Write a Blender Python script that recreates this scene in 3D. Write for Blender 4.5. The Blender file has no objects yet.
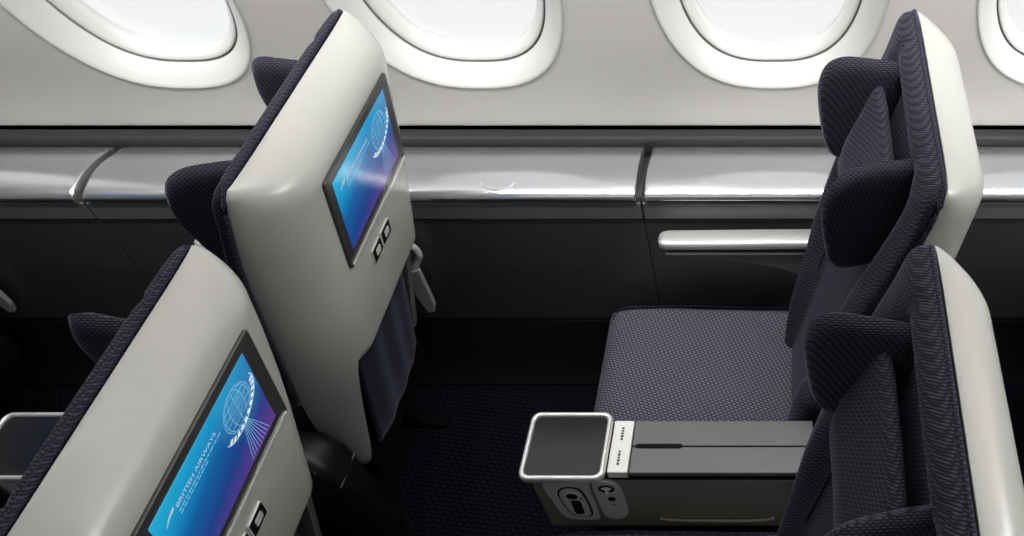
import bpy, bmesh, math, random
import numpy as np
from mathutils import Vector, Matrix
random.seed(7)
scene = bpy.context.scene
COL = scene.collection

# ------------------------------------------------------------------ helpers
def hermite(pts):
    pts = sorted(pts)
    xs = np.array([p[0] for p in pts], float); ys = np.array([p[1] for p in pts], float)
    m = np.gradient(ys, xs)
    def f(x):
        x = min(max(x, xs[0]), xs[-1])
        i = min(max(int(np.searchsorted(xs, x)) - 1, 0), len(xs) - 2)
        h = xs[i + 1] - xs[i]; t = (x - xs[i]) / h
        return float((2*t**3 - 3*t**2 + 1)*ys[i] + (t**3 - 2*t**2 + t)*h*m[i]
                     + (-2*t**3 + 3*t**2)*ys[i+1] + (t**3 - t**2)*h*m[i+1])
    return f

def sstep(a, b, x):
    t = min(max((x - a) / (b - a), 0.0), 1.0)
    return t*t*(3 - 2*t)

def link(name, me, mat=None, parent=None, smooth=True):
    o = bpy.data.objects.new(name, me); COL.objects.link(o)
    if mat: me.materials.append(mat)
    if parent: o.parent = parent
    if smooth:
        for p in me.polygons: p.use_smooth = True
    return o

def mesh(name, verts, faces, mat, parent=None, smooth=True):
    me = bpy.data.meshes.new(name); me.from_pydata([tuple(v) for v in verts], [], faces); me.update()
    bm = bmesh.new(); bm.from_mesh(me)
    bmesh.ops.recalc_face_normals(bm, faces=bm.faces)
    bm.to_mesh(me); bm.free()
    return link(name, me, mat, parent, smooth)

def mod(o, kind, **kw):
    m = o.modifiers.new(kind.lower(), kind)
    for k, v in kw.items(): setattr(m, k, v)
    return o

def box(name, x0, x1, y0, y1, z0, z1, mat, parent=None, bevel=0.0, seg=3):
    v = [(x, y, z) for x in (x0, x1) for y in (y0, y1) for z in (z0, z1)]
    f = [(0, 1, 3, 2), (4, 6, 7, 5), (0, 4, 5, 1), (2, 3, 7, 6), (0, 2, 6, 4), (1, 5, 7, 3)]
    o = mesh(name, v, f, mat, parent, smooth=bevel > 0)
    if bevel:
        mod(o, 'BEVEL', width=bevel, segments=seg, limit_method='ANGLE')
        mod(o, 'WEIGHTED_NORMAL')
    return o

def loft(name, rings, mat, parent=None, closed=True, cap=(False, False), smooth=True):
    n = len(rings[0]); V = []; F = []
    for r in rings: V += list(r)
    for i in range(len(rings) - 1):
        for j in range(n if closed else n - 1):
            k = (j + 1) % n
            F.append((i*n + j, i*n + k, (i+1)*n + k, (i+1)*n + j))
    if cap[0]: F.append(tuple(range(n)))
    if cap[1]: F.append(tuple(range((len(rings)-1)*n, len(rings)*n)))
    return mesh(name, V, F, mat, parent, smooth)

def tube(name, pts, r, mat, parent=None, seg=8, cyclic=False):
    pts = [Vector(p) for p in pts]; rings = []
    n = len(pts)
    for i, p in enumerate(pts):
        a = pts[(i - 1) % n] if (cyclic or i > 0) else p
        b = pts[(i + 1) % n] if (cyclic or i < n - 1) else p
        d = (b - a).normalized()
        up = Vector((0, 0, 1)) if abs(d.z) < .9 else Vector((0, 1, 0))
        s = d.cross(up).normalized(); u = s.cross(d)
        rr = r(i / max(n - 1, 1)) if callable(r) else r
        rings.append([p + rr*(math.cos(t)*s + math.sin(t)*u) for t in [2*math.pi*k/seg for k in range(seg)]])
    if cyclic: rings.append(rings[0])
    return loft(name, rings, mat, parent, True, (not cyclic, not cyclic))

def spline(pts, n, closed=True):
    P = [np.array(p, float) for p in pts]; m = len(P); out = []
    segs = m if closed else m - 1
    for i in range(segs):
        if closed: a, b, c, d = P[(i-1) % m], P[i], P[(i+1) % m], P[(i+2) % m]
        else: a, b, c, d = P[max(i-1, 0)], P[i], P[i+1], P[min(i+2, m-1)]
        for k in range(n):
            t = k / n
            out.append(.5*((2*b) + (-a + c)*t + (2*a - 5*b + 4*c - d)*t*t + (-a + 3*b - 3*c + d)*t**3))
    if not closed: out.append(P[-1])
    return out

def rrect(x0, x1, y0, y1, r, seg=6):
    out = []
    for cx, cy, a0 in ((x1-r, y1-r, 0), (x0+r, y1-r, 90), (x0+r, y0+r, 180), (x1-r, y0+r, 270)):
        for k in range(seg + 1):
            a = math.radians(a0 + 90*k/seg)
            out.append((cx + r*math.cos(a), cy + r*math.sin(a)))
    return out

def plate(name, outline, fr, h0, h1, mat, parent=None, edge=.0015, steps=3):
    """prism of a 2-D outline between two heights with rounded front rim; fr(a,b,h)->xyz"""
    O = np.array(outline); c = O.mean(0)
    size = np.abs(O - c).max()
    rings = [[fr(a, b, h0) for a, b in O]]
    for k in range(steps + 1):
        t = (math.pi/2)*k/steps
        ins = edge*(1 - math.cos(t)); h = h1 - edge + edge*math.sin(t)
        S = c + (O - c)*(1 - ins/size)
        rings.append([fr(a, b, h) for a, b in S])
    return loft(name, rings, mat, parent, True, (True, True), smooth=False)

def pillow(name, outline, fr, half, mat, parent=None, rings_n=9, power=2.4):
    """domed cushion over a closed outline; fr(a,b,h)->xyz"""
    O = np.array(outline); c = O.mean(0); R = []
    prof = []
    for k in range(rings_n):
        t = k/(rings_n - 1)*.97
        prof.append((1 - t, half*(1 - (1 - t)**power)**(1/power)))
    for s, h in reversed(prof): R.append([fr(a, b, -h) for a, b in c + (O - c)*s])
    for s, h in prof[1:]: R.append([fr(a, b, h) for a, b in c + (O - c)*s])
    return loft(name, R, mat, parent, True, (True, True))

def thing(name, label, cat, loc=(0, 0, 0), group=None):
    o = bpy.data.objects.new(name, None); COL.objects.link(o); o.location = loc
    o.empty_display_size = .1
    o['label'] = label; o['category'] = cat
    if group: o['group'] = group
    return o

def struct(o): o['kind'] = 'structure'; return o

def copy_tree(o, parent=None, skip=()):
    c = o.copy(); COL.objects.link(c)
    if parent: c.parent = parent
    for ch in list(o.children):
        if ch.name.split('.')[0] not in skip: copy_tree(ch, c, skip)
    return c

def text_mesh(body, size):
    cu = bpy.data.curves.new('lettering', 'FONT'); cu.body = body; cu.size = size
    cu.align_x = 'LEFT'; cu.resolution_u = 3
    t = bpy.data.objects.new('lettering', cu); COL.objects.link(t)
    dg = bpy.context.evaluated_depsgraph_get(); dg.update()
    me = bpy.data.meshes.new_from_object(t.evaluated_get(dg))
    V = [tuple(v.co) for v in me.vertices]; F = [tuple(p.vertices) for p in me.polygons]
    bpy.data.objects.remove(t); bpy.data.curves.remove(cu); bpy.data.meshes.remove(me)
    return V, F

# ------------------------------------------------------------------ materials
def principled(name, col, rough=.5, metal=0., spec=.5, coat=0., noise=0., bump=0., nscale=200.):
    m = bpy.data.materials.new(name); m.use_nodes = True
    nt = m.node_tree; b = nt.nodes['Principled BSDF']
    b.inputs['Base Color'].default_value = (*col, 1); b.inputs['Roughness'].default_value = rough
    b.inputs['Metallic'].default_value = metal; b.inputs['Specular IOR Level'].default_value = spec
    b.inputs['Coat Weight'].default_value = coat
    if noise or bump:
        tc = nt.nodes.new('ShaderNodeTexCoord'); n = nt.nodes.new('ShaderNodeTexNoise')
        n.inputs['Scale'].default_value = nscale; n.inputs['Detail'].default_value = 3
        nt.links.new(tc.outputs['Object'], n.inputs['Vector'])
        if noise:
            mp = nt.nodes.new('ShaderNodeMapRange')
            mp.inputs['To Min'].default_value = max(rough - noise, .02); mp.inputs['To Max'].default_value = rough + noise
            nt.links.new(n.outputs['Fac'], mp.inputs['Value']); nt.links.new(mp.outputs['Result'], b.inputs['Roughness'])
        if bump:
            bp = nt.nodes.new('ShaderNodeBump'); bp.inputs['Strength'].default_value = bump
            bp.inputs['Distance'].default_value = .0005
            nt.links.new(n.outputs['Fac'], bp.inputs['Height']); nt.links.new(bp.outputs['Normal'], b.inputs['Normal'])
    return m

def N(nt, op, a, b=None):
    n = nt.nodes.new('ShaderNodeMath'); n.operation = op
    for i, v in enumerate((a, b)):
        if v is None: continue
        if isinstance(v, (int, float)): n.inputs[i].default_value = v
        else: nt.links.new(v, n.inputs[i])
    return n.outputs[0]

def fabric(name, ka, kb, dark, light, La=.006, Lb=.011, rough=.85, sheen=.28):
    """woven ribs: ka, kb are (x,y,z) weights of the two thread directions"""
    m = bpy.data.materials.new(name); m.use_nodes = True
    nt = m.node_tree; bs = nt.nodes['Principled BSDF']
    tc = nt.nodes.new('ShaderNodeTexCoord'); sp = nt.nodes.new('ShaderNodeSeparateXYZ')
    nt.links.new(tc.outputs['Object'], sp.inputs[0])
    def comb(k):
        s = None
        for i in range(3):
            if k[i]:
                t = N(nt, 'MULTIPLY', sp.outputs[i], float(k[i]))
                s = t if s is None else N(nt, 'ADD', s, t)
        return s
    no = nt.nodes.new('ShaderNodeTexNoise'); no.inputs['Scale'].default_value = 90
    nt.links.new(tc.outputs['Object'], no.inputs['Vector'])
    wob = N(nt, 'MULTIPLY', N(nt, 'SUBTRACT', no.outputs['Fac'], .5), .35)
    a = N(nt, 'ADD', N(nt, 'DIVIDE', comb(ka), La), wob); b = N(nt, 'DIVIDE', comb(kb), Lb)
    row = N(nt, 'FLOOR', a)
    h1 = N(nt, 'ADD', N(nt, 'MULTIPLY', N(nt, 'SINE', N(nt, 'MULTIPLY', N(nt, 'FRACT', a), math.pi)), .75), 0.)
    ph = N(nt, 'ADD', b, N(nt, 'MULTIPLY', row, .5))
    h2 = N(nt, 'ADD', N(nt, 'MULTIPLY', N(nt, 'SINE', N(nt, 'MULTIPLY', ph, 2*math.pi)), .35), .65)
    h = N(nt, 'MULTIPLY', h1, h2)
    fine = nt.nodes.new('ShaderNodeTexNoise'); fine.inputs['Scale'].default_value = 700
    nt.links.new(tc.outputs['Object'], fine.inputs['Vector'])
    hh = N(nt, 'MULTIPLY', h, N(nt, 'ADD', N(nt, 'MULTIPLY', fine.outputs['Fac'], .8), .6))
    mx = nt.nodes.new('ShaderNodeMix'); mx.data_type = 'RGBA'; mx.clamp_factor = True
    mx.inputs['A'].default_value = (*dark, 1); mx.inputs['B'].default_value = (*light, 1)
    nt.links.new(hh, mx.inputs['Factor']); nt.links.new(mx.outputs['Result'], bs.inputs['Base Color'])
    bp = nt.nodes.new('ShaderNodeBump'); bp.inputs['Strength'].default_value = .6; bp.inputs['Distance'].default_value = .0015
    nt.links.new(hh, bp.inputs['Height']); nt.links.new(bp.outputs['Normal'], bs.inputs['Normal'])
    bs.inputs['Roughness'].default_value = rough
    bs.inputs['Specular IOR Level'].default_value = .15
    bs.inputs['Sheen Weight'].default_value = sheen; bs.inputs['Sheen Roughness'].default_value = .25
    bs.inputs['Sheen Tint'].default_value = (.6, .65, .9, 1)
    return m

def emitter(name, col, s):
    m = bpy.data.materials.new(name); m.use_nodes = True
    b = m.node_tree.nodes['Principled BSDF']
    b.inputs['Base Color'].default_value = (0, 0, 0, 1)
    b.inputs['Emission Color'].default_value = (*col, 1); b.inputs['Emission Strength'].default_value = s
    return m

M = {}
M['wall'] = principled('cabin_lining', (.80, .78, .745), .42, spec=.4, bump=.06, nscale=400)
M['bezel'] = principled('window_surround', (.60, .60, .59), .4, bump=.02)
M['groove'] = principled('window_seal', (.22, .22, .21), .6)
M['frame'] = principled('shade_frame_plastic', (.62, .62, .61), .4, bump=.02)
M['shell'] = principled('seat_shell_plastic', (.385, .385, .365), .27, spec=.5)
M['dark_plastic'] = principled('dark_plastic', (.008, .008, .010), .35, spec=.35, noise=.05)
M['black'] = principled('matt_black', (.004, .004, .005), .7, spec=.12, bump=.05)
M['bezel_dark'] = principled('screen_bezel', (.035, .034, .032), .3, noise=.05)
M['silver'] = principled('satin_silver', (.78, .78, .77), .28, metal=.55)
M['white_plastic'] = principled('white_plastic', (.8, .8, .78), .35, noise=.04)
M['lid'] = principled('bin_lid_finish', (.60, .605, .62), .24, metal=.9)
M['bin'] = principled('bin_body_finish', (.055, .055, .058), .3)
M['gap_shade'] = principled('gap_shade_finish', (.03, .03, .032), .55, spec=.2, noise=.02)
M['band'] = principled('bin_lip_finish', (.15, .15, .155), .38, noise=.04)
M['console_top'] = principled('console_lid_finish', (.115, .123, .127), .38, noise=.05, nscale=300)
M['console_side'] = principled('console_side_finish', (.19, .172, .142), .3)
M['console_panel'] = principled('console_grey_plastic', (.48, .48, .47), .38, noise=.04)
M['glass_dark'] = principled('dark_glass_top', (.012, .013, .016), .14, spec=.4, noise=.03, nscale=30)
M['fab_back'] = fabric('navy_rib_fabric', (0, 1, 1), (1, .45, -.45), (.003, .003, .006), (.085, .087, .122), La=.0048, Lb=.008)
M['fab_pan_lit'] = fabric('navy_seat_fabric_lit', (.35, 1, 0), (1, -.35, .5), (.016, .016, .026), (.27, .272, .34), La=.0065, Lb=.012)  # same navy cloth as the backs, paler to carry the light on the pan
M['fab_edge'] = fabric('navy_piping_fabric', (0, 1, 1), (1, 0, 0), (.004, .004, .009), (.06, .062, .1), La=.005)
M['pocket'] = fabric('navy_pocket_fabric', (0, .3, 1), (0, 1, 0), (.006, .007, .016), (.03, .033, .06), La=.004)
M['carpet'] = fabric('navy_carpet', (.12, 1, 0), (1, -.1, 0), (.001, .001, .003), (.016, .018, .03), La=.012, Lb=.02, rough=1., sheen=.1)
M['ceiling'] = principled('ceiling_lining', (.22, .22, .22), .6, bump=.05)
M['glow'] = emitter('screen_lines', (.75, .92, 1.), .9)
M['glow_soft'] = emitter('screen_thin_lines', (.3, .68, .95), .75)
M['glow_text'] = emitter('screen_text', (.8, .9, 1.), .6)
M['print'] = principled('dark_print', (.05, .05, .05), .5, noise=.02)
M['print_light'] = principled('light_print', (.5, .5, .48), .5, noise=.02)
M['red'] = principled('red_dot', (.5, .02, .03), .4, noise=.02)

g = bpy.data.materials.new('window_pane'); g.use_nodes = True
nt = g.node_tree; nt.nodes.remove(nt.nodes['Principled BSDF'])
tr = nt.nodes.new('ShaderNodeBsdfTransparent'); tr.inputs[0].default_value = (.97, .975, .975, 1)
gl = nt.nodes.new('ShaderNodeBsdfGlossy'); gl.inputs['Roughness'].default_value = .1
mxs = nt.nodes.new('ShaderNodeMixShader'); mxs.inputs[0].default_value = .06
nt.links.new(tr.outputs[0], mxs.inputs[1]); nt.links.new(gl.outputs[0], mxs.inputs[2])
nt.links.new(mxs.outputs[0], nt.nodes['Material Output'].inputs['Surface'])
M['pane'] = g

def screen_mat():
    m = bpy.data.materials.new('display_picture'); m.use_nodes = True
    nt = m.node_tree; bs = nt.nodes['Principled BSDF']
    tc = nt.nodes.new('ShaderNodeTexCoord'); sp = nt.nodes.new('ShaderNodeSeparateXYZ')
    nt.links.new(tc.outputs['Object'], sp.inputs[0])
    u = N(nt, 'DIVIDE', N(nt, 'ADD', sp.outputs[1], .13), .26)
    v = N(nt, 'DIVIDE', N(nt, 'SUBTRACT', 1.139, sp.outputs[2]), .15)
    t = N(nt, 'ADD', N(nt, 'MULTIPLY', u, .28), N(nt, 'MULTIPLY', v, .72))
    rp = nt.nodes.new('ShaderNodeValToRGB'); e = rp.color_ramp.elements
    e[0].position = .0; e[0].color = (.02, .50, .80, 1)
    e[1].position = 1.; e[1].color = (.16, .05, .30, 1)
    for pos, c in ((.20, (.008, .36, .70, 1)), (.42, (.006, .13, .42, 1)), (.66, (.015, .06, .30, 1)), (.86, (.09, .05, .30, 1))):
        q = e.new(pos); q.color = c
    nt.links.new(t, rp.inputs['Fac'])
    # soft pale cloud round the globe
    d = N(nt, 'SQRT', N(nt, 'ADD', N(nt, 'POWER', N(nt, 'SUBTRACT', u, .80), 2.), N(nt, 'POWER', N(nt, 'MULTIPLY', N(nt, 'SUBTRACT', v, .28), .62), 2.)))
    no = nt.nodes.new('ShaderNodeTexNoise'); no.inputs['Scale'].default_value = 40
    nt.links.new(tc.outputs['Object'], no.inputs['Vector'])
    mr = nt.nodes.new('ShaderNodeMapRange'); mr.inputs['From Min'].default_value = .26; mr.inputs['From Max'].default_value = .02
    mr.inputs['To Max'].default_value = .55
    nt.links.new(d, mr.inputs['Value'])
    fac = N(nt, 'MULTIPLY', mr.outputs['Result'], N(nt, 'ADD', no.outputs['Fac'], .2))
    mx = nt.nodes.new('ShaderNodeMix'); mx.data_type = 'RGBA'; mx.inputs['B'].default_value = (.12, .58, .86, 1)
    nt.links.new(fac, mx.inputs['Factor']); nt.links.new(rp.outputs['Color'], mx.inputs['A'])
    bs.inputs['Base Color'].default_value = (.005, .005, .006, 1); bs.inputs['Roughness'].default_value = .2
    nt.links.new(mx.outputs['Result'], bs.inputs['Emission Color']); bs.inputs['Emission Strength'].default_value = .78
    return m
M['screen'] = screen_mat()

# ------------------------------------------------------------------ setting
WY = 1.536                      # cabin side wall
X0, X1 = -3.4, 2.4              # fore and aft ends
ZC, YN = 2.42, -1.9             # ceiling height, inboard end
WIN = [-.05 + .63*k for k in (-5, -4, -3, -2, -1, 0, 1, 2, 3)]
WZ = 1.262
def sell(a, bb, n, cnt=96):
    out = []
    for k in range(cnt):
        t = 2*math.pi*(k + .5)/cnt
        out.append((a*math.copysign(abs(math.cos(t))**(2/n), math.cos(t)), bb*math.copysign(abs(math.sin(t))**(2/n), math.sin(t))))
    return out
NOUT = 2.5
V = []; F = []
ZB, ZT = .811, 1.74
for cx in WIN:
    base = len(V); ell = sell(.236, .338, NOUT)
    for (a, c) in ell:
        s = min(.315/max(abs(a), 1e-6), ((ZT - WZ) if c > 0 else (WZ - ZB))/max(abs(c), 1e-6))
        V.append((cx + a*s, WY, WZ + c*s))
    for k in (.66, .33, 0.):
        for i, (a, c) in enumerate(ell):
            o = V[base + i]
            V.append((cx + a + (o[0] - cx - a)*k, WY, WZ + c + (o[2] - WZ - c)*k))
    n = len(ell)
    for r in range(3):
        for j in range(n):
            q = (j + 1) % n
            F.append((base + r*n + j, base + r*n + q, base + (r+1)*n + q, base + (r+1)*n + j))
    # square corners of the cell
    for sx in (-1, 1):
        for sz, zz in ((-1, ZB), (1, ZT)):
            ring = [i for i in range(n) if (ell[i][0] > 0) == (sx > 0) and (ell[i][1] > 0) == (sz > 0)]
            cand = sorted(ring, key=lambda i: abs(V[base+i][0] - (cx + sx*.315)) + abs(V[base+i][2] - zz))[:1]
            side = [i for i in ring if abs(V[base+i][0] - (cx + sx*.315)) < 1e-6]
            top = [i for i in ring if abs(V[base+i][2] - zz) < 1e-6]
            if side and top:
                i = max(side, key=lambda i: abs(V[base+i][2] - WZ)); j = max(top, key=lambda i: abs(V[base+i][0] - cx))
                V.append((cx + sx*.315, WY, zz)); F.append((base + i, len(V) - 1, base + j))
xa, xb = WIN[0] - .315, WIN[-1] + .315
# the lining leans inboard above its lower edge
LEAN = math.radians(9.5); PZ = .93
def lean(y, z): return (WY + (y - WY)*math.cos(LEAN) - (z - PZ)*math.sin(LEAN), PZ + (y - WY)*math.sin(LEAN) + (z - PZ)*math.cos(LEAN))
V[:] = [(x, *lean(y, z)) for x, y, z in V]
# rounded lower lip, and the curve over to the ceiling
def strip(prof):
    b0 = len(V)
    for (y, z) in prof: V.append((xa, y, z)); V.append((xb, y, z))
    for i in range(len(prof) - 1): F.append((b0 + 2*i, b0 + 2*i + 1, b0 + 2*i + 3, b0 + 2*i + 2))
strip([lean(WY, ZB), lean(WY + .002, ZB - .005), lean(WY + .007, ZB - .009), lean(WY + .02, ZB - .010), lean(WY + .06, ZB - .010)])
strip([lean(WY, ZT), (1.352, 1.9), (1.275, 2.08), (1.15, 2.24), (1.02, 2.34), (.91, ZC)])
struct(mesh('wall_outboard', V, F, M['wall'], smooth=True))
X0, X1 = xa, xb

for k, cx in enumerate(WIN):
    w = struct(bpy.data.objects.new('window_%d' % (k + 1), None)); COL.objects.link(w); w.location = (cx, *lean(WY, WZ)); w.rotation_euler = (LEAN, 0, 0)
    R = []
    for (a, bb, y, nn) in ((.236, .338, 0, 2.5), (.234, .335, -.0016, 2.5), (.231, .332, -.001, 2.5), (.226, .328, .004, 2.5), (.219, .322, .011, 2.5), (.206, .313, .022, 2.6),
                           (.198, .307, .031, 2.7), (.192, .303, .038, 2.7), (.190, .3015, .0435, 2.7)):
        R.append([(a_, y, c_) for a_, c_ in sell(a, bb, nn)])
    loft('surround', R, M['bezel'], w)
    R = [[(a_, y, c_) for a_, c_ in sell(a, bb, 2.7)] for (a, bb, y) in ((.190, .3015, .0435), (.189, .3005, .050), (.1872, .2988, .050))]
    loft('seal', R, M['groove'], w)
    R = [[(a_, y, c_) for a_, c_ in sell(a, bb, 2.7)] for (a, bb, y) in ((.1872, .2988, .050), (.1866, .298, .0455), (.184, .2955, .0455), (.178, .290, .053), (.172, .286, .061), (.169, .284, .065), (.168, .283, .085))]
    loft('shade_frame', R, M['frame'], w)
    O = sell(.170, .285, 2.7)
    loft('pane', [[(a, .074, c) for a, c in O], [(a, .078, c) for a, c in O]], M['pane'], w, True, (True, True), smooth=False)

BY = 1.36
# shadow gap and lower lining behind the bins
struct(box('wall_base', X0, X1, WY + .05, WY + .08, .0, .798, M['black']))
struct(box('trim_1', X0, X1, 1.40, WY + .03, .0, .30, M['bin'], bevel=.01))
struct(box('gap_shade_strip', X0, X1, BY + .1655, WY + .03, .70, .797, M['gap_shade'], bevel=.012))  # added dark strip, paints the graded shade between lids and wall
struct(box('floor', X0, X1, YN, WY + .06, -.03, 0, M['carpet']))
struct(box('ceiling', X0, X1, YN, WY - .6, ZC, ZC + .03, M['ceiling']))
struct(box('wall_fore', X0 - .03, X0, YN, WY + .06, 0, ZC, M['ceiling']))
struct(box('wall_aft', X1, X1 + .03, YN, WY + .06, 0, ZC, M['ceiling']))
struct(box('wall_inboard', X0, X1, YN - .03, YN, 0, ZC, M['ceiling']))

# ------------------------------------------------------------------ side storage bins
def make_bin(xa, xb, label):
    t = thing('storage_bin', label, 'storage bin', ((xa + xb)/2, BY, .0), 'side storage bins under the windows')
    h = (xb - xa)/2
    g = .010
    prof = [(.03, .33), (.004, .345), (0, .36), (-.002, .55), (0, .700), (.0015, .7025), (.006, .7035), (.006, .7065), (.0015, .7075), (0, .710), (0, .755), (.004, .765), (.012, .760), (.165, .745), (.168, .33)]
    R = []
    for x in (-h + .001, h - .001): R.append([(x, y, z) for y, z in prof])
    loft('body', R, M['bin'], t, True, (True, True), smooth=False)
    box('lip', -h + .002, h - .002, -.003, .010, .7075, .7565, M['band'], t, .003)
    # lid: gently domed tray-like top with a rolled front edge
    lp = [(.002, .7605), (-.005, .7645), (-.0075, .770), (-.006, .776), (.0, .7815), (.010, .7860), (.025, .7905), (.045, .7945), (.065, .796), (.085, .7945), (.105, .791), (.125, .7865), (.145, .7815), (.158, .778), (.162, .776), (.163, .762)]
    R = []
    for x, s in ((-h + g, .0), (-h + g + .001, .6), (-h + g + .004, .9), (-h + g + .010, 1.), (0, 1.), (h - g - .010, 1.), (h - g - .004, .9), (h - g - .001, .6), (h - g, .0)):
        R.append([(x, y, z - .004*(1 - s)) for y, z in lp])
    lid = loft('lid', R, M['lid'], t, True, (True, True))
    mod(lid, 'EDGE_SPLIT', split_angle=math.radians(50))
    # thumb recess near the front edge
    cxl = .295
    ring = []
    for k in range(25):
        a = math.pi*(k/24)
        ring.append((cxl - .035*math.cos(a), .026 - .018*math.sin(a), .7907 - .0052*math.sin(a)))
    tube('latch', ring, .0016, M['silver'], lid, 6)
    return t
make_bin(-2.745, -1.540, 'grey topped storage bin at the left edge of the photo, under the leftmost window')
make_bin(-1.540, -.335, 'grey topped storage bin with a curved thumb latch, partly behind the far left seat')
make_bin(-.335, .870, 'grey topped storage bin behind the far right seat, beside its silver armrest')
struct(box('trim_2', X0, -2.746, BY, WY, .33, .79, M['bin']))
struct(box('trim_3', .871, X1, BY, WY, .33, .79, M['bin']))

# ------------------------------------------------------------------ seats (face -X)
TAN9 = math.tan(math.radians(9))
xb_ = lambda z: .070 + (z - 1.15)*TAN9                          # back of the shell
xf_ = hermite([(1.226, .0), (1.15, -.022), (1.08, -.042), (.95, -.070), (.83, -.092), (.69, -.118), (.58, -.130), (.45, -.135)])
wn_ = hermite([(1.226, .234), (1.218, .241), (1.20, .245), (1.14, .248), (1.05, .248), (.95, .247), (.85, .246), (.75, .244), (.6, .240), (.45, .234)])
wf_ = hermite([(1.226, .230), (1.218, .238), (1.20, .243), (1.14, .246), (1.05, .243), (.95, .230), (.85, .208), (.75, .186), (.6, .160), (.45, .140)])
w_ = wf_
def wy(yy, z): return yy*(wn_(z) if yy < 0 else wf_(z))
SN = 3.4
SE = 1.9
def shell_s(s):
    """s in 0..1 across the half width -> (fraction of half width, fraction of depth)"""
    if s < .4: return .60*s/.4, 1.
    ph = (s - .4)/.6*math.pi/2
    return .60 + .40*math.sin(ph)**(2/SE), max(math.cos(ph), 0)**(2/SE)
def shell_pt(s, z):
    yy, fx = shell_s(abs(s))
    y = wy(math.copysign(yy, s), z)
    top = 1.
    if z > 1.158: top = max(1 - ((z - 1.158)/.0681)**SE, 0)**(1/SE)
    a, bk = xf_(z), xb_(min(z, 1.2))
    return (a + (bk - a)*fx*top, y, z)

def back_fr(x_off):
    # frame on the raked back panel: a = y, b = height along panel from z=1.05
    ca, sa = math.cos(math.radians(9)), math.sin(math.radians(9))
    def fr(a, b_, h):
        return (xb_(1.05) + b_*sa + (h + x_off)*ca, a, 1.05 + b_*ca - (h + x_off)*sa)
    return fr

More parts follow.
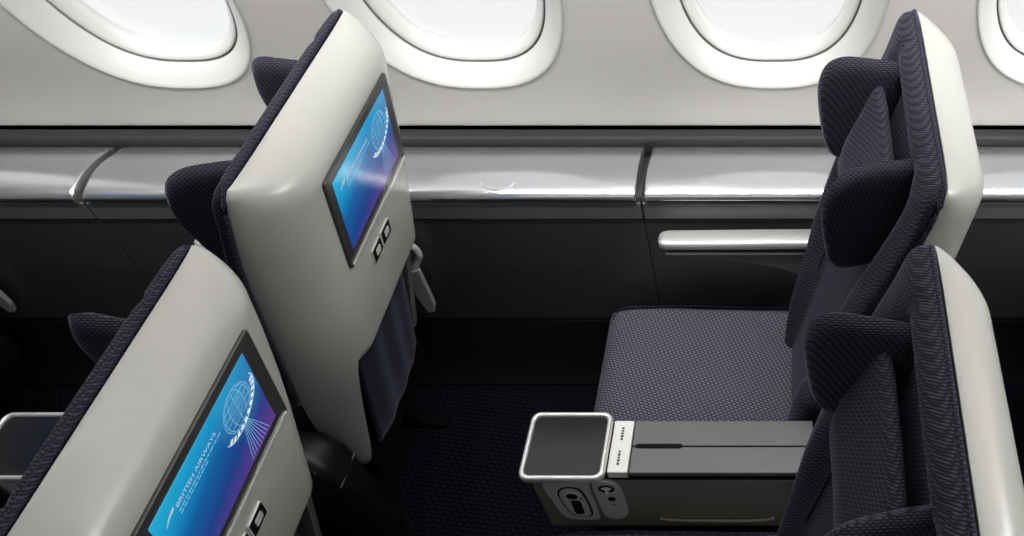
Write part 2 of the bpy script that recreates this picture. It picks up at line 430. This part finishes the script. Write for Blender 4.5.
def make_seat():
    t = thing('cabin_seat', 'seat', 'seat')
    # --- shell with an arched opening over the pocket
    NC, NR = 72, 56
    rows = []
    for i in range(NR + 1):
        v = i/NR; ring = []
        for j in range(NC + 1):
            th = -1 + 2*j/NC
            yy = shell_s(abs(th))[0]       # 1 at the side, 0 centre
            zb = .765 - .318*(sstep(.77, .95, yy) if th < 0 else sstep(.83, .97, yy))
            zb += .10*sstep(.95, 1.0, yy)**2
            q = 1 - (1 - v)**1.0
            z = zb + (1.226 - zb)*(1 - (1 - q)**1.5)
            ring.append(shell_pt(th, z))
        rows.append(ring)
    # inward return round the arch, so the opening shows a pale edge with depth
    ret = []
    for j, (x, y, z) in enumerate(rows[0]):
        th = -1 + 2*j/NC
        k = 1 - sstep(.80, .97, abs(th)*1.0)
        ret.append((x - .034*k - .004, y*(1 - .02*(1 - k)), z - .022*k))
    rows.insert(0, ret)
    sh = loft('back_shell', rows, M['shell'], t, closed=False)
    # outward normals -> thickness goes inward
    cen = Vector((-.05, 0, 1.0)); p = sh.data.polygons[len(sh.data.polygons)//2]
    mid = [q for q in sh.data.polygons if abs(q.center.y) < .03 and abs(q.center.z - 1.0) < .05][0]
    if mid.normal.x < 0: sh.data.flip_normals()
    mod(sh, 'SOLIDIFY', thickness=.009, offset=-1)
    mod(sh, 'BEVEL', width=.0025, segments=2, limit_method='ANGLE', angle_limit=math.radians(50))
    # --- backrest cushion
    xc = hermite([(1.222, -.034), (1.19, -.038), (1.15, -.024), (1.05, -.044), (.95, -.078), (.85, -.108), (.7, -.155), (.5, -.208), (.36, -.24)])
    xs = hermite([(1.222, -.034), (1.19, -.040), (1.15, -.050), (1.06, -.082), (.97, -.119), (.9, -.143), (.8, -.174), (.7, -.196), (.6, -.222), (.5, -.238), (.36, -.25)])
    rings = []
    zs = [.36, .38] + list(np.linspace(.42, 1.18, 40)) + [1.195, 1.207, 1.217, 1.225, 1.229]
    for z in zs:
        edge = 1.
        if z > 1.19: edge = max(1 - ((z - 1.19)/.0392)**2, 0)**.5
        xr = xf_(z) - .001
        lo = 1 - .10*sstep(.72, .64, z)
        r = []
        n = 84
        for k in range(n):
            th = 2*math.pi*k/n
            c, s = math.cos(th), math.sin(th)
            yy = math.copysign(abs(c)**(2/6.), c); ss = math.copysign(abs(s)**(2/3.4), s)
            ya = abs(yy)
            fr = xc(z) + (xs(z) - xc(z))*(sstep(.50, .80, ya))
            # seam valley where bolster meets centre panel
            fr += .006*math.exp(-((ya - .60)/.045)**2)
            if z > 1.19:
                fr = xr + (fr - xr)*(.35 + .65*edge)
            x = xr + (fr - xr)*(.5 - .5*ss)
            r.append((x, wy(yy, z)*lo*(1.004 if z < 1.19 else 1.004 - .035*(1 - edge)), z))
        rings.append(r)
    bk = loft('backrest', rings, M['fab_back'], t, True, (True, True))
    # piping where cushion meets shell
    pts = [(xf_(z) - .003, -wn_(z) - .0015, z) for z in np.linspace(.70, 1.205, 30)]
    top = [(xf_(1.224) - .004, y, 1.2275) for y in np.linspace(-.228, .224, 9)]
    pts = pts + top + [(xf_(z) - .003, wf_(z) + .0015, z) for z in np.linspace(1.205, .70, 30)]
    tube('piping', pts, .0042, M['fab_edge'], bk, 8)
    # seams on the front
    for sg in (-1, 1):
        ps = []
        for z in np.linspace(.5, 1.0, 26):
            y = (wf_(z) if sg > 0 else wn_(z))*.60
            ps.append((xc(z) + (xs(z) - xc(z))*sstep(.5, .8, .6) + .0035, sg*y, z))
        tube('seam', ps, .0025, M['fab_edge'], bk, 6)
    # --- headrest: centre pad and two folded wings
    hf = hermite([(1.19, -.074), (1.12, -.090), (1.05, -.117), (1.0, -.136), (.965, -.141), (.94, -.136)])
    R = []
    for z, dep, wid in ((.950, .35, .10), (.953, .65, .115), (.962, .88, .124), (.98, 1., .130), (1.02, 1., .134), (1.06, 1., .136), (1.09, 1., .137), (1.118, .97, .136), (1.136, .82, .134), (1.146, .55, .128), (1.149, .25, .118)):
        r = []
        for k in range(48):
            th = 2*math.pi*k/48; c, s = math.cos(th), math.sin(th)
            yy = math.copysign(abs(c)**(2/4.5), c); ss = math.copysign(abs(s)**(2/3.), s)
            xf, xr = hf(z) - .010*yy*yy + .008, -.050 - .16*(1.15 - z)
            m_ = (xf + xr)/2
            x = m_ + ss*abs(xr - xf)/2*dep
            r.append((x, yy*wid, z))
        R.append(r)
    hd = loft('headrest', R, M['fab_back'], t, True, (True, True))
    wing = [(-.020, 1.180), (-.034, 1.190), (-.09, 1.191), (-.13, 1.187), (-.158, 1.166), (-.172, 1.125), (-.172, 1.08), (-.166, 1.03), (-.158, .99), (-.14, .966), (-.11, .960), (-.075, .966), (-.05, 1.0), (-.028, 1.09)]
    for sg in (-1, 1):
        def fr(a, b_, h, sg=sg):
            d = (-.05 - a)                                   # forward distance
            y = .126 + .20*d + .9*max(d - .03, 0)**2 + .02*(b_ - 1.08)
            return (a, sg*(y + h*.98), b_ + h*.05)
        wn = pillow('headrest_wing', spline(wing, 5), fr, .019, M['fab_back'], hd, 9, 3.)
    # centre seam down the headrest where the wing folds
    # --- seat pan
    R = []
    for x, dz, wd, tk in ((-.662, -.050, .180, .02), (-.660, -.035, .196, .05), (-.652, -.018, .205, .075), (-.635, -.006, .202, .09), (-.60, .001, .205, .10), (-.52, .004, .206, .105), (-.42, .0, .206, .11),
                          (-.32, -.004, .206, .11), (-.24, -.005, .205, .11), (-.20, -.008, .20, .10)):
        r = []
        for k in range(64):
            th = 2*math.pi*k/64; c, s = math.cos(th), math.sin(th)
            yy = math.copysign(abs(c)**(2/6.), c); ss = math.copysign(abs(s)**(2/5.), s)
            z = .452 + dz - tk*.5 + ss*tk*.5
            if ss > 0: z += -.004*(1 - yy*yy) + .006*math.exp(-((abs(yy) - .88)/.07)**2)
            r.append((x, yy*wd, z))
        R.append(r)
    pan = loft('seat_cushion', R, M['fab_pan_lit'], t, True, (True, True))
    for sg in (-1, 1):
        tube('piping', [(-.648, sg*.17, .436)] + [(x, sg*.193, z) for x, z in ((-.635, .4445), (-.6, .453), (-.5, .4565), (-.4, .453), (-.3, .449), (-.22, .448))], .0026, M['fab_edge'], pan, 6)
    # --- base
    box('seat_base', -.62, -.14, -.195, .195, .27, .36, M['dark_plastic'], t, .02)
    for sg in (-1, 1):
        R = []
        for z, xa_, xb_2 in ((.0, -.55, -.16), (.012, -.55, -.16), (.03, -.48, -.22), (.14, -.42, -.28), (.27, -.46, -.24)):
            R.append([(xa_, sg*.15 - .014, z), (xb_2, sg*.15 - .014, z), (xb_2, sg*.15 + .014, z), (xa_, sg*.15 + .014, z)])
        lg = loft('leg', R, M['black'], t, True, (True, True), smooth=False)
    # --- screen
    fr = back_fr(0)
    def panel_fr(a, b_, h): return fr(a, b_, h)
    zc = .975; bb = lambda z: (z - 1.05)/math.cos(math.radians(9))
    b0, b1 = bb(.962), bb(1.157)
    frm = plate('screen_frame', rrect(-.147, .147, b0, b1, .007), panel_fr, -.012, .0050, M['bezel_dark'], t, .003)
    # raised rim round the recessed glass
    gl = plate('screen', rrect(-.126, .118, bb(.991), bb(1.141), .002), panel_fr, .003, .0058, M['screen'], frm, .0003, 1)
    plate('frame_rail', rrect(-.140, .140, b0 + .0035, b0 + .009, .002), panel_fr, .004, .0075, M['silver'], frm, .001)
    # picture on the screen: globe, sweeping rays, airline line
    def gmesh(name, polys, mat, h=.0062):
        VV = []; FF = []
        for P in polys:
            k = len(VV); VV += [fr(a, b_, h) for a, b_ in P]; FF.append(tuple(range(k, k + len(P))))
        return mesh(name, VV, FF, mat, gl, smooth=False)
    def stroke(pts, wd):
        out = []
        for i in range(len(pts) - 1):
            a, c = np.array(pts[i]), np.array(pts[i + 1]); d = c - a; L = np.hypot(*d)
            if L < 1e-9: continue
            n_ = np.array((-d[1], d[0]))/L*wd/2
            out.append([a - n_, c - n_, c + n_, a + n_])
        return out
    gc = np.array((.066, bb(1.092))); gr = .034
    thin = []
    for k in range(6):
        ph = math.pi*k/6
        thin += stroke([gc + gr*np.array((math.cos(a)*math.cos(ph), math.sin(a))) for a in np.linspace(0, 2*math.pi, 28)], .0006)
    for lat in (-.6, -.3, 0, .3, .6):
        rr = gr*math.sqrt(1 - lat*lat)
        thin += stroke([gc + np.array((rr*math.cos(a), gr*lat + .25*rr*math.sin(a))) for a in np.linspace(0, 2*math.pi, 24)], .0006)
    for k in range(9):
        x = -.012 + .024*k/8
        thin += stroke([gc + np.array((x*.5, -gr*1.05)), gc + np.array((x*1.1 + .002, -.055)), gc + np.array((x*2.2 + .006, -.098))], .0007)
    gmesh('globe_lines', thin, M['glow_soft'])
    bandp = []
    for k in range(11):
        a0 = math.radians(198 + 15*k); a1 = a0 + math.radians(9)
        for (ra, rb) in ((.040, .048),):
            q = []
            for (r_, a_) in ((ra, a0), (rb, a0), (rb, a1), (ra, a1)):
                p = np.array((r_*math.cos(a_), r_*.62*math.sin(a_)))
                q.append(gc + np.array((p[0]*.96 - p[1]*.28, p[0]*.28 + p[1]*.96)) + np.array((0, -.004)))
            bandp.append(q)
    arc = [gc + np.array((.049*math.cos(a)*.96 - .049*.62*math.sin(a)*.28, .049*math.cos(a)*.28 + .049*.62*math.sin(a)*.96 - .004)) for a in np.radians(np.linspace(190, 372, 30))]
    bandp += stroke(arc, .0014)
    gmesh('globe_band', bandp, M['glow'], .0064)
    VT, FT = text_mesh('BRITISH AIRWAYS', .0115)
    vx = max(v[0] for v in VT); s_ = .100/vx
    mesh('screen_lettering', [fr(-.084 + v[0]*s_, bb(1.1095) + v[1]*.85, .0064) for v in VT], FT, M['glow_text'], gl, smooth=False)
    rib = spline([(-.110, bb(1.108)), (-.100, bb(1.1135)), (-.0895, bb(1.1145)), (-.0875, bb(1.1195)), (-.092, bb(1.1185)), (-.102, bb(1.1155))], 4)
    gmesh('ribbon_mark', [rib], M['glow_text'])
    small = []
    xx = -.084
    rnd = random.Random(3)
    while xx < .02:
        l = rnd.uniform(.004, .009); small.append([(xx, bb(1.1015)), (xx + l, bb(1.1015)), (xx + l, bb(1.1033)), (xx, bb(1.1033))]); xx += l + .002
    xx = -.084
    while xx < -.02:
        l = rnd.uniform(.004, .009); small.append([(xx, bb(1.096)), (xx + l, bb(1.096)), (xx + l, bb(1.0976)), (xx, bb(1.0976))]); xx += l + .002
    gmesh('small_print', small, M['glow_soft'])
    # tiny print on the lower bar of the frame
    xx = .045; sm = []
    while xx < .125:
        l = rnd.uniform(.002, .005); sm.append([(xx, b0 + .0125), (xx + l, b0 + .0125), (xx + l, b0 + .0150), (xx, b0 + .0150)]); xx += l + .0013
    VV = []; FF = []
    for P in sm:
        k = len(VV); VV += [fr(a, b_, .0053) for a, b_ in P]; FF.append(tuple(range(k, k + 4)))
    mesh('frame_print', VV, FF, M['print_light'], frm, smooth=False)
    # --- sockets below the screen
    for k, y in enumerate((-.045, .002)):
        st = plate('socket', rrect(y - .021, y + .021, bb(.886), bb(.921), .004), panel_fr, -.02, .003, M['silver'], t, .001)
        plate('socket_face', rrect(y - .0195, y + .0195, bb(.8885), bb(.9195), .003), panel_fr, .001, .0036, M['black'], st, .0005)
        plate('socket_plug', rrect(y - .009, y + .010, bb(.897), bb(.912), .003), panel_fr, .003, .0050, M['console_panel'], st, .0005)
    # --- literature pocket in the arch
    R = []
    for z, x, wd in ((.745, -.026, .158), (.735, -.024, .160), (.70, -.030, .162), (.62, -.046, .164), (.54, -.062, .164), (.47, -.075, .160), (.43, -.090, .150), (.42, -.10, .140)):
        r = []
        for k in range(25):
            yy = -1 + 2*k/24
            r.append((x + .008*(1 - yy**4) + .002*math.sin(yy*9), -.046 + yy*wd*.78, z))
        R.append(r)
    pk = loft('pocket', R, M['pocket'], t, closed=False); mod(pk, 'SOLIDIFY', thickness=.006)
    tube('pocket_hem', [(-.024 + .009*(1 - (k/12 - 1)**4), -.046 + (-.158 + .316*k/24)*.78, .746) for k in range(25)], .006, M['fab_edge'], pk, 8)
    R = []
    for z, x in ((.60, -.014), (.59, -.012), (.575, -.014)):
        R.append([(x + .010*(1 - (-1 + 2*k/24)**4), (-1 + 2*k/24)*.160, z) for k in range(25)])
    # rear apron behind the pocket
    box('rear_panel', -.135, -.10, -.20, .12, .36, .74, M['black'], t, .01)
    # --- window-side armrest: silver cap over a dark tapering arm
    R = []
    for x, hw, zt, zb in ((-.512, .006, .706, .697), (-.510, .015, .710, .692), (-.503, .021, .713, .690), (-.49, .024, .714, .690), (-.40, .0245, .715, .690), (-.28, .0245, .717, .691), (-.17, .0245, .718, .692), (-.12, .024, .718, .692)):
        r = []
        for k in range(24):
            th = 2*math.pi*k/24; c, s = math.cos(th), math.sin(th)
            yy = math.copysign(abs(c)**(2/4.), c); ss = math.copysign(abs(s)**(2/3.), s)
            r.append((x, .186 + yy*hw, (zt + zb)/2 + ss*(zt - zb)/2 - .012))
        R.append(r)
    arm = loft('armrest', R, M['silver'], t, True, (True, True))
    R = []
    for x, zb in ((-.495, .672), (-.44, .664), (-.36, .655), (-.30, .645), (-.25, .632), (-.21, .612), (-.18, .585), (-.15, .54), (-.12, .52)):
        R.append([(x, .168, .668), (x, .205, .668), (x, .205, zb - .012), (x, .168, zb - .012)])
    loft('armrest_bracket', R, M['band'], arm, True, (True, True), smooth=False)
    box('armrest_strip', -.497, -.13,   .1655, .169, .664, .669, M['silver'], arm, .001)
    R = [[(x, .174, .664), (x, .20, .664), (x, .20, .682), (x, .174, .682)] for x in (-.49, -.13)]
    loft('armrest_core', R, M['black'], arm, True, (True, True), smooth=False)
    # --- light grey flap hung on the window side behind the shell
    fl = mesh('side_flap', [(-.096, .212, .569), (-.070, .212, .573), (-.074, .216, .446), (-.084, .217, .418), (-.100, .217, .414), (-.116, .214, .527)],
              [(0, 1, 2, 3, 4, 5)], M['console_panel'], t, smooth=False)
    mod(fl, 'SOLIDIFY', thickness=.012); mod(fl, 'BEVEL', width=.003, segments=2)
    tube('flap_strap', spline([(-.088, .198, .665), (-.076, .204, .660), (-.062, .208, .645), (-.058, .210, .620), (-.066, .212, .600), (-.084, .212, .570)], 5, False), .008, M['white_plastic'], fl, 8)
    # belt stubs tucked at the sides of the pan
    return t

YF, YK = 1.125, .555
proto = make_seat()
seats = [
    (-.795, YF, 'far left seat with a lit blue screen, seen from behind, next to the windows'),
    (-.795, YK, 'near left seat with a lit blue screen, cut off by the lower left corner'),
    (.212, YF, 'far right seat with its whole seat cushion and silver armrest in view'),
    (.182, YK, 'near right seat at the lower right corner, hiding the end of the centre console'),
    (-1.815, YF, 'seat mostly beyond the left edge, only its lower rear trim showing'),
    (1.238, YF, 'seat mostly beyond the right edge, only a corner of its cushion showing'),
]
for i, (x, y, lab) in enumerate(seats):
    s = proto if i == 0 else copy_tree(proto, skip=() if y == YF else ('armrest', 'side_flap'))
    s.location = (x, y, 0); s['label'] = lab; s['group'] = 'navy cabin seats with pale shells'

# ------------------------------------------------------------------ centre consoles
def make_console():
    t = thing('centre_console', 'console', 'console')
    # origin: x like the seat, y = .835 centre line
    C0, C1, hw = -.702, -.17, .054
    O = rrect(C0, C1, -hw, hw, .012)
    R = []
    for z, ins in ((.405, .006), (.41, .002), (.42, 0), (.600, 0), (.604, .003)):
        k = 1 - ins/.05
        R.append([((C0 + C1)/2 + (a - (C0 + C1)/2)*(1 - ins/.3), b_*k, z) for a, b_ in O])
    body = loft('body', R, M['console_side'], t, True, (True, True), smooth=False)
    mod(body, 'BEVEL', width=.002, segments=2, limit_method='ANGLE')
    # shallow moulded ledge on the aisle side
    tube('ledge', spline([(-.475, -hw - .001, .452), (-.45, -hw - .004, .449), (-.33, -hw - .005, .447), (-.27, -hw - .004, .449), (-.25, -hw - .001, .453)], 6, False), .0035, M['console_side'], body, 8)
    box('pedestal', -.62, -.13, -.038, .038, 0, .406, M['black'], t, .01)
    # tapered black rear fairing
    R = []
    for x, s in ((-.20, .95), (-.15, 1.), (-.11, .97), (-.08, .85), (-.065, .6), (-.06, .3)):
        R.append([(x, b_*s, .33 + (c - .33)*s) for b_, c in rrect(-.046, .046, .06, .635, .03)])
    loft('rear_fairing', R, M['dark_plastic'], t, True, (True, True))
    for xx, zz in ((-.100, .600), (-.073, .545)):
        tube('edge_highlight', [(xx, -.040, zz), (xx, .040, zz)], .0018, M['band'], t, 6)  # grey tubes standing in for highlights along the fairing's stepped edges
    # black reveal under the lids
    box('reveal', -.562, C1 + .002, -hw + .001, hw - .001, .602, .622, M['black'], t)
    for sg in (-1, 1):
        y0, y1 = (.0013, hw + .0015) if sg > 0 else (-hw - .0015, -.0013)
        lid = box('lid', -.512, C1 - .005, y0, y1, .6195, .632, M['console_top'], t, .002)
    slot = plate('finger_slot', rrect(-.506, -.418, -.005, .005, .005), lambda a, b_, h: (a, b_, h), .625, .6325, M['black'], t, .0003, 1)
    # white control strip with two small printed marks
    st = box('control_strip', -.552, -.5145, -hw - .001, hw + .001, .612, .633, M['white_plastic'], t, .0025)
    for yc in (-.026, .026):
        VT, FT = [], []
        rnd = random.Random(int(yc*1000) + 50)
        yy = yc - .014
        while yy < yc + .014:
            l = rnd.uniform(.003, .006); k = len(VT)
            VT += [(-.536, yy, .6334), (-.531, yy, .6334), (-.531, yy + l, .6334), (-.536, yy + l, .6334)]; FT.append((k, k+1, k+2, k+3)); yy += l + .0015
        mesh('strip_marking', VT, FT, M['print'], st, smooth=False)
    # small square cocktail table: silver rim round a dark glass top
    Z = lambda a, b_, h: (a, b_, h)
    rim_o = rrect(-.708, -.5535, -.076, .066, .017, 8); rim_i = rrect(-.699, -.5625, -.067, .057, .012, 8)
    R = [[(a, b_, z) for a, b_ in o] for o, z in ((rim_i, .6395), (rim_i, .644))]
    def lerp(k): return [(a + (c - a)*k, b_ + (d - b_)*k) for (a, b_), (c, d) in zip(rim_i, rim_o)]
    for k, z in ((.12, .6465), (.35, .6475), (.65, .6475), (.88, .646), (1., .642), (1., .634), (.9, .631), (0, .631), (0, .6395)):
        R.append([(a, b_, z) for a, b_ in lerp(k)])
    rim = loft('table_rim', R, M['silver'], t)
    plate('table_top', rim_i, Z, .634, .6425, M['glass_dark'], t, .0005, 1)
    # aisle-side fittings
    S = lambda a, b_, h: (a, -hw - h, b_)
    pnl = plate('latch_panel', spline([(-.672, .604), (-.596, .604), (-.592, .56), (-.590, .50), (-.591, .462), (-.60, .452), (-.63, .452), (-.652, .457), (-.664, .478), (-.671, .53)], 5), S, -.004, .005, M['console_panel'], t, .002)
    plate('panel_groove', spline([(-.655, .560), (-.650, .500), (-.640, .474), (-.622, .466), (-.606, .470), (-.601, .488), (-.603, .545), (-.612, .580), (-.640, .584)], 5), S, .003, .0058, M['black'], pnl, .0004, 1)
    plate('panel_inset', spline([(-.6515, .558), (-.647, .502), (-.637, .478), (-.622, .470), (-.609, .474), (-.6045, .490), (-.6065, .543), (-.615, .576), (-.639, .580)], 5), S, .003, .0072, M['console_panel'], pnl, .001)
    ring = [(-.628 + .0155*math.cos(a), .556 + .0145*math.sin(a)) for a in np.linspace(0, 2*math.pi, 28, endpoint=False)]
    rg = plate('latch_ring', ring, S, .004, .0095, M['silver'], pnl, .001)
    plate('latch_knob', [(-.628 + .0115*math.cos(a), .557 + .0105*math.sin(a)) for a in np.linspace(0, 2*math.pi, 24, endpoint=False)], S, .006, .0102, M['black'], rg, .0008)
    sl = plate('slide_rim', rrect(-.637, -.613, .480, .545, .011), S, .004, .0086, M['silver'], pnl, .001)
    plate('slide_slot', rrect(-.6345, -.6155, .484, .541, .009), S, .006, .0092, M['black'], sl, .0004, 1)
    plate('indicator_dot', [(-.6135 + .0022*math.cos(a), .546 + .0022*math.sin(a)) for a in np.linspace(0, 2*math.pi, 10, endpoint=False)], S, .006, .0104, M['red'], pnl, .0004, 1)
    hs = plate('handset', spline([(-.583, .604), (-.560, .606), (-.541, .596), (-.533, .565), (-.5325, .50), (-.537, .470), (-.553, .456), (-.570, .459), (-.581, .478), (-.584, .54)], 5), S, -.004, .006, M['console_panel'], t, .002)
    plate('handset_dial', [(-.560 + .0155*math.cos(a), .580 + .013*math.sin(a)) for a in np.linspace(0, 2*math.pi, 24, endpoint=False)], S, .004, .0068, M['black'], hs, .0004, 1)
    plate('handset_pointer', spline([(-.570, .583), (-.560, .588), (-.550, .583), (-.556, .576), (-.558, .562), (-.563, .562), (-.563, .576)], 3), S, .005, .0076, M['white_plastic'], hs, .0003, 1)
    plate('handset_button', [(-.556 + .0075*math.cos(a), .541 + .008*math.sin(a)) for a in np.linspace(0, 2*math.pi, 20, endpoint=False)], S, .004, .0072, M['black'], hs, .0006)
    plate('handset_light', [(-.555 + .003*math.cos(a), .519 + .0025*math.sin(a)) for a in np.linspace(0, 2*math.pi, 12, endpoint=False)], S, .004, .0068, M['print'], hs, .0004, 1)
    return t
YC = .834
con = make_console(); con.location = (.207, YC, 0)
con['label'] = 'centre console with dark lids and silver-rimmed table between the two right seats'
con['group'] = 'consoles between paired seats'
c2 = copy_tree(con); c2.location = (-.795, YC, 0)
c2['label'] = 'console at the left edge, only its silver-rimmed table showing beside the near left seat'

# ------------------------------------------------------------------ light
wd = bpy.data.worlds.new('sky'); scene.world = wd; wd.use_nodes = True
bg = wd.node_tree.nodes['Background']; bg.inputs[0].default_value = (.985, .99, 1., 1); bg.inputs[1].default_value = 1.08

def area(name, loc, rot, sx, sy, power, col=(1, .97, .93), spread=180):
    L = bpy.data.lights.new(name, 'AREA'); L.shape = 'RECTANGLE'; L.size = sx; L.size_y = sy; L.energy = power; L.color = col
    L.spread = math.radians(spread)
    o = bpy.data.objects.new(name, L); COL.objects.link(o); o.location = loc; o.rotation_euler = [math.radians(a) for a in rot]
    return o
area('ceiling_wash_light', (-.2, 1.02, 2.30), (0, 0, 0), 3.8, .10, 8, (1, .99, .97))
area('wall_fill_light', (.0, 1.12, 2.20), (32, 0, 0), 4.3, .06, 28, (1, .99, .97), 110)  # unseen lamp, added to brighten the window wall
area('aisle_fill_light', (-.4, -.5, 2.36), (18, 0, 0), 2.6, .2, 5.5, (1, .98, .95))  # unseen fill, added to lift the dark aisle-facing console sides
area('aft_ceiling_light', (2.05, .75, 2.0), (0, 62, 0), .4, 1.0, 28, (1, .99, .97))

# ------------------------------------------------------------------ camera
cam = bpy.data.cameras.new('camera'); co = bpy.data.objects.new('camera', cam); COL.objects.link(co)
scene.camera = co
co.location = (0, 0, 2.05); co.rotation_euler = (math.radians(90 - 47.9), 0, 0)
F_PX = 865.; W, H = 1024., 536.
cam.sensor_fit = 'HORIZONTAL'; cam.sensor_width = 36.; cam.lens = 36.*F_PX/W
cam.shift_x = -(796. - W/2)/W; cam.shift_y = 0.
cam.clip_start = .02
vs = scene.view_settings
vs.view_transform = 'Standard'; vs.look = 'None'; vs.gamma = 1.; vs.use_curve_mapping = False; vs.exposure = 0.
